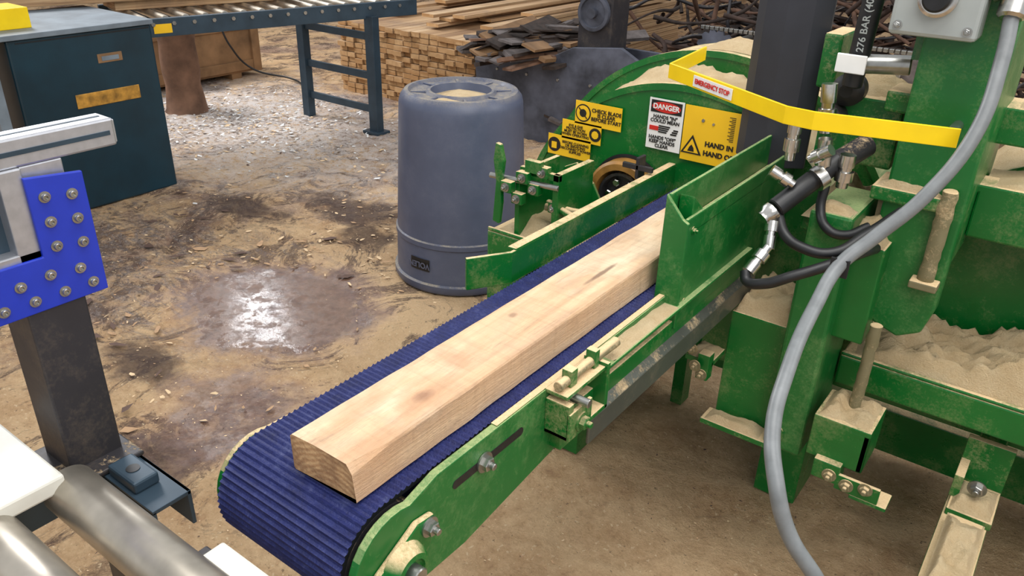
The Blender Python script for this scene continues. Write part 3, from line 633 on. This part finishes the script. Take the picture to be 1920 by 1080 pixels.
parts.append(box('rail_tag',(-4.03,-4.028),(2.50,2.60),(.78,.83),m_sty,rt,bevel=0))
parts.append(boxes('top_boards',[(-4.66,-4.30,1.75,3.5,.925,.985),(-4.60,-4.35,2.4,3.4,.87,.925)],m_lum,rt,bevel=.004))
C.view_layer.update()
for o in parts: orient(o,(-4.03,3.88,0),math.radians(-14))
boxes('end_leg_frame',[(-4.06,-3.98,3.85,3.91,-.01,.78),(-4.76,-4.69,3.85,3.91,-.01,.78),(-4.70,-4.05,3.87,3.89,.13,.18),(-4.70,-4.05,3.87,3.89,.36,.41),(-4.70,-4.05,3.87,3.89,.62,.67),(-4.10,-3.95,3.82,3.94,-.01,.01)],m_tbl,rt,bevel=.003)
lp=empty('log_post',(-5.5,3.36,0))
pr=[(0,.16),(.02,.145)]+[(.1*k,.13+.008*math.sin(k*2.3)) for k in range(1,7)]+[(.74,.135)]
lathe('log_trunk',(-5.5,3.36,-.01),(0,0,1),pr,m_log,lp,n=24,rn=.06)
wc=empty('wooden_crate',(-6.3,3.9,0))
boxes('crate_panels',[(-6.7,-6.1,3.2,4.5,.04,.46)],m_ply,wc,bevel=.004)
boxes('crate_slats',[(-6.1,-6.08,3.2,4.5,.06,.14),(-6.1,-6.08,3.2,4.5,.40,.47),(-6.1,-6.07,3.2,3.28,.04,.46),(-6.1,-6.07,4.42,4.5,.04,.46),(-6.7,-6.1,3.3,3.4,-.02,.04),(-6.7,-6.1,4.2,4.3,-.02,.04)],m_ply,wc,bevel=.003)
tube('loose_cable',[(-6.05,4.1,.5),(-6.0,4.15,.3),(-5.95,4.3,.1),(-5.7,4.5,.02),(-5.4,4.4,.02)],.008,m_black,wc)
def addb(V,F,MI,bx,mi):
    n=len(V); V+=bverts(*bx); F+=[tuple(i+n for i in f) for f in BF]; MI+=[mi,mi,1,mi,mi,mi]
ls=empty('lumber_stack',(-4.5,6.2,0)); V=[];F=[];MI=[]
for r in range(14):
    z0=-.01+r*.0405; x=-5.18+random.uniform(-.01,.01)
    while x<-3.78:
        w=.088; yo=4.63+random.uniform(-.03,.02)
        addb(V,F,MI,(x+.002,x+w-.002,yo,yo+3.4,z0,z0+.036),0); x+=w+random.uniform(0,.003)
mesh('stack_boards',V,F,[m_lum,m_lume],ls,midx=MI)
V=[];F=[];MI=[]
for k in range(16):
    x=-5.1+random.uniform(0,1.25); y=4.75+random.uniform(0,1.0); addb(V,F,MI,(x,x+.12,y,y+2.6,.575+.03*(k%3),.60+.03*(k%3)),0)
mesh('loose_boards',V,F,[m_lum,m_lume],ls,midx=MI)
ls2=empty('lumber_stack.001',(-5.5,9.5,0)); V=[];F=[];MI=[]
for r in range(22):
    for k in range(16):
        x=-7.0+k*.16; yo=8.6+random.uniform(-.05,.03); addb(V,F,MI,(x+.004,x+.155,yo,yo+3,-.01+r*.045,.03+r*.045),0)
mesh('stack_boards_far',V,F,[m_lum,m_lume],ls2,midx=MI)
sb=empty('steel_scrap_bin',(-2.8,4.9,0))
pts=[(-3.55,-.02),(-2.35,-.02),(-2.25,.60),(-2.45,.70),(-2.8,.66),(-3.0,.56),(-3.3,.54),(-3.6,.48)]
prism('bin_front',pts,'y',4.45,4.48,m_binm,sb,bevel=.004)
boxes('bin_sides',[(-3.56,-3.53,4.48,5.5,.0,.48),(-2.36,-2.33,4.48,5.5,.0,.60),(-3.53,-2.36,5.47,5.5,.0,.5),(-3.53,-2.36,4.48,5.47,.0,.05)],m_binm,sb,bevel=.004)
boxes('bin_post',[(-2.80,-2.56,4.50,4.72,.05,1.15)],m_dark,sb,bevel=.01)
lathe('bin_post_wheel',(-2.68,4.50,.88),(0,-1,0),[(0,.11),(.03,.11),(.032,.09),(.02,.085),(.02,.03),(.05,.03)],m_binm,sb,n=32)
for k in range(4): lathe('bin_rivet_%d'%k,(-3.4+.25*k,4.45,.44),(0,-1,0),[(0,.012),(.008,.009)],m_steel,sb,n=10)
def scrap(name,cx,cy_,rx,ry,zlo,zhi,n,mats,L=(.2,.7),seed=1,th=(.008,.03),til=.35,zr=(0,6.28),parent=None,rim=.8):
    random.seed(seed); V=[];F=[];MI=[]
    for k in range(n):
        a=random.uniform(0,6.28); rr=random.random()**.5
        p=Vector((cx+rx*rr*math.cos(a),cy_+ry*rr*math.sin(a),zlo+(zhi-zlo)*(1-rr*rim)*random.uniform(.5,1)))
        l=random.uniform(*L)/2; w=random.uniform(.02,.06); t=random.uniform(*th)/2
        Mx=Matrix.Translation(p)@Matrix.Rotation(random.uniform(*zr),4,'Z')@Matrix.Rotation(random.uniform(-til,til),4,'Y')@Matrix.Rotation(random.uniform(-.5,.5),4,'X')
        n0=len(V); V+=[Mx@Vector(v) for v in bverts(-l,l,-w,w,-t,t)]; F+=[tuple(i+n0 for i in f) for f in BF]; MI+=[k%len(mats)]*6
    e=parent or empty(name,(cx,cy_,0)); mesh(name+'_pieces',V,F,mats,e,midx=MI); return e
e1=scrap('scrap_wood_boards',-3.25,4.85,.42,.5,.45,.74,110,[m_bark,m_grayw,m_ply,m_bark,m_grayw,m_log],L=(.25,.9),seed=3,til=.12,zr=(.9,2.0),parent=sb,rim=.45)
scrap('bin_filling',-3.05,4.95,.4,.4,.1,.55,90,[m_bark,m_grayw,m_log],L=(.15,.5),seed=13,til=.25,parent=sb)
scrap('scrap_wood_pile',-1.9,6.9,1.4,.9,0,.95,240,[m_root,m_bark,m_root2],L=(.3,1.0),seed=5)
# dark chain transfer conveyor behind the saw
cc=empty('chain_conveyor',(-1.9,5.5,.4))
boxes('chain_frame',[(-2.3,-.9,5.2,5.25,.50,.62),(-2.3,-.9,5.75,5.8,.50,.62),(-2.28,-2.2,5.2,5.8,0,.5),(-1.0,-.92,5.2,5.8,0,.5),(-2.3,-.9,5.25,5.75,.5,.52)],m_dark,cc,bevel=.004)
for i,x in enumerate((-2.15,-1.75,-1.35,-1.0)):
    V2=[]
    for k in range(36):
        a=2*math.pi*k/36; r=.13 if k%3 else .105; V2.append((x+r*math.cos(a),.64+r*math.sin(a)))
    prism('sprocket_%d'%i,V2,'y',5.17,5.19,m_grayw if i%2 else m_binm,cc,bevel=0)
    rod('sprocket_shaft_%d'%i,(x,5.14,.64),(x,5.8,.64),.022,m_steel,cc)
V=[];F=[]
for k in range(40):
    x=-2.25+k*.033
    for z in (.77,.51):
        n0=len(V); V+=bverts(x-.013,x+.013,5.165,5.195,z-.012,z+.012); F+=[tuple(i+n0 for i in f) for f in BF]
mesh('chain_links',V,F,m_steel,cc,bevel=.003)
rp=empty('branch_pile',(-1.8,6.0,0)); random.seed(11)
cu=D.curves.new('branches','CURVE'); cu.dimensions='3D'; cu.bevel_depth=.014; cu.bevel_resolution=2; cu.resolution_u=6
for k in range(230):
    s=cu.splines.new('BEZIER'); s.bezier_points.add(3)
    p=Vector((random.uniform(-3.2,-.3),random.uniform(5.9,7.6),random.uniform(.05,1.0))); d=Vector((random.uniform(-1,1),random.uniform(-1,1),random.uniform(-.5,.6)))
    for bp in s.bezier_points:
        bp.co=p; bp.handle_left_type=bp.handle_right_type='AUTO'; bp.radius=random.uniform(.5,1.4); p=p+d*.28+Vector((random.uniform(-.2,.2),random.uniform(-.2,.2),random.uniform(-.15,.1))); p.z=max(.02,p.z)
for m_ in (m_root,m_root2,m_bark,m_dark): cu.materials.append(m_)
for k,s in enumerate(cu.splines): s.material_index=k%4
link(D.objects.new('branches',cu),rp)
# ---------------------------------------------------------------- litter on floor (children of floor)
def chips(name,n,region,size,mats,seed,flat=.25):
    random.seed(seed); V=[];F=[];MI=[]
    for k in range(n):
        x,y=region()
        if math.hypot(x+2.16,y-2.58)<.33: continue
        if math.hypot(x+2.52,y-1.75)<.36 and random.random()<.96: continue
        if x<-4.05 and x>-4.8 and 1.5<y<2.42: continue
        s=random.uniform(*size); a=random.uniform(0,6.28); t=random.uniform(-flat,flat); t2=random.uniform(-flat,flat); e=random.uniform(.2,.6)
        Mx=Matrix.Translation((x,y,s*.10-.006))@Matrix.Rotation(a,4,'Z')@Matrix.Rotation(t,4,'X')@Matrix.Rotation(t2,4,'Y')
        kk=random.choice((4,5,6)); n0=len(V)
        for j in range(kk):
            q=6.283*j/kk+random.uniform(-.3,.3); rr=s*random.uniform(.6,1); V.append(Mx@Vector((rr*math.cos(q),rr*e*math.sin(q),random.uniform(0,.002))))
        F.append(tuple(range(n0,n0+kk))); MI.append(random.randrange(len(mats)))
    mesh(name,V,F,mats,flo,midx=MI)
g=random.gauss
m_chipl=simple('chip_light',lin(228,198,158),.85); m_chipm=simple('chip_mid',lin(186,150,114),.85); m_chipd=simple('chip_dark',lin(96,74,64),.85); m_chipg=simple('chip_gray',lin(172,160,150),.8)
chips('sawdust_litter',9000,lambda:(random.uniform(-4.5,.3),random.uniform(.2,4.2)),(.002,.007),[m_chipl,m_chipl,m_chipm,m_chipm,m_chipd],21)
chips('wood_shavings',700,lambda:(g(-2.9,.8),g(2.5,.8)),(.008,.024),[m_chipm,m_chipl,m_chipm,m_chipl],22,flat=.3)
chips('bark_debris',90,lambda:(g(-3.1,.6),g(1.9,.7)),(.02,.055),[m_chipd,m_chipm,m_chipd],23,flat=.1)
chips('lit_pale_chips',2200,lambda:(g(-5.0,.6),g(3.45,.5)),(.008,.03),[m_white,m_chipg,m_chipl,m_white],24)  # real chips, whitened to carry the bright light painted on this floor patch
# ---------------------------------------------------------------- light
w=D.worlds.new('world'); C.scene.world=w; w.use_nodes=True; bg=w.node_tree.nodes['Background']; bg.inputs[0].default_value=(.95,.97,1,1); bg.inputs[1].default_value=.70
def area(name,loc,target,size,power,col=(1,1,1)):
    l=D.lights.new(name,'AREA'); l.shape='RECTANGLE'; l.size,l.size_y=size; l.energy=power; l.color=col
    o=D.objects.new(name,l); C.collection.objects.link(o); o.location=loc
    o.rotation_euler=(Vector(target)-Vector(loc)).to_track_quat('-Z','Y').to_euler(); return o
area('high_bay_light',(-6.93,4.72,3.05),(-3.6,2.5,0),(.30,.30),20,(.95,.97,1))
area('added_key_light',(-.2,.9,4.2),(-.9,1.5,.5),(2.6,1.8),98,(1,.98,.95))  # added key light above the conveyor, brightens the right-hand floor too
area('side_area_light',(2.5,4.0,3.8),(-.5,1.8,.8),(2,2),60,(1,.98,.96))  # area light aimed at the saw from its far right
area('added_far_floor_light',(-7.6,2.6,4.3),(-4.8,3.4,0),(1.6,1.6),230,(1,.99,.99))  # added light to brighten the far floor, kept out of the puddle's reflection
area('added_front_fill_light',(1.6,-.6,3.4),(-.5,1.4,0),(2,2),60,(1,.97,.93))  # added fill for the shaded right floor and the machine fronts
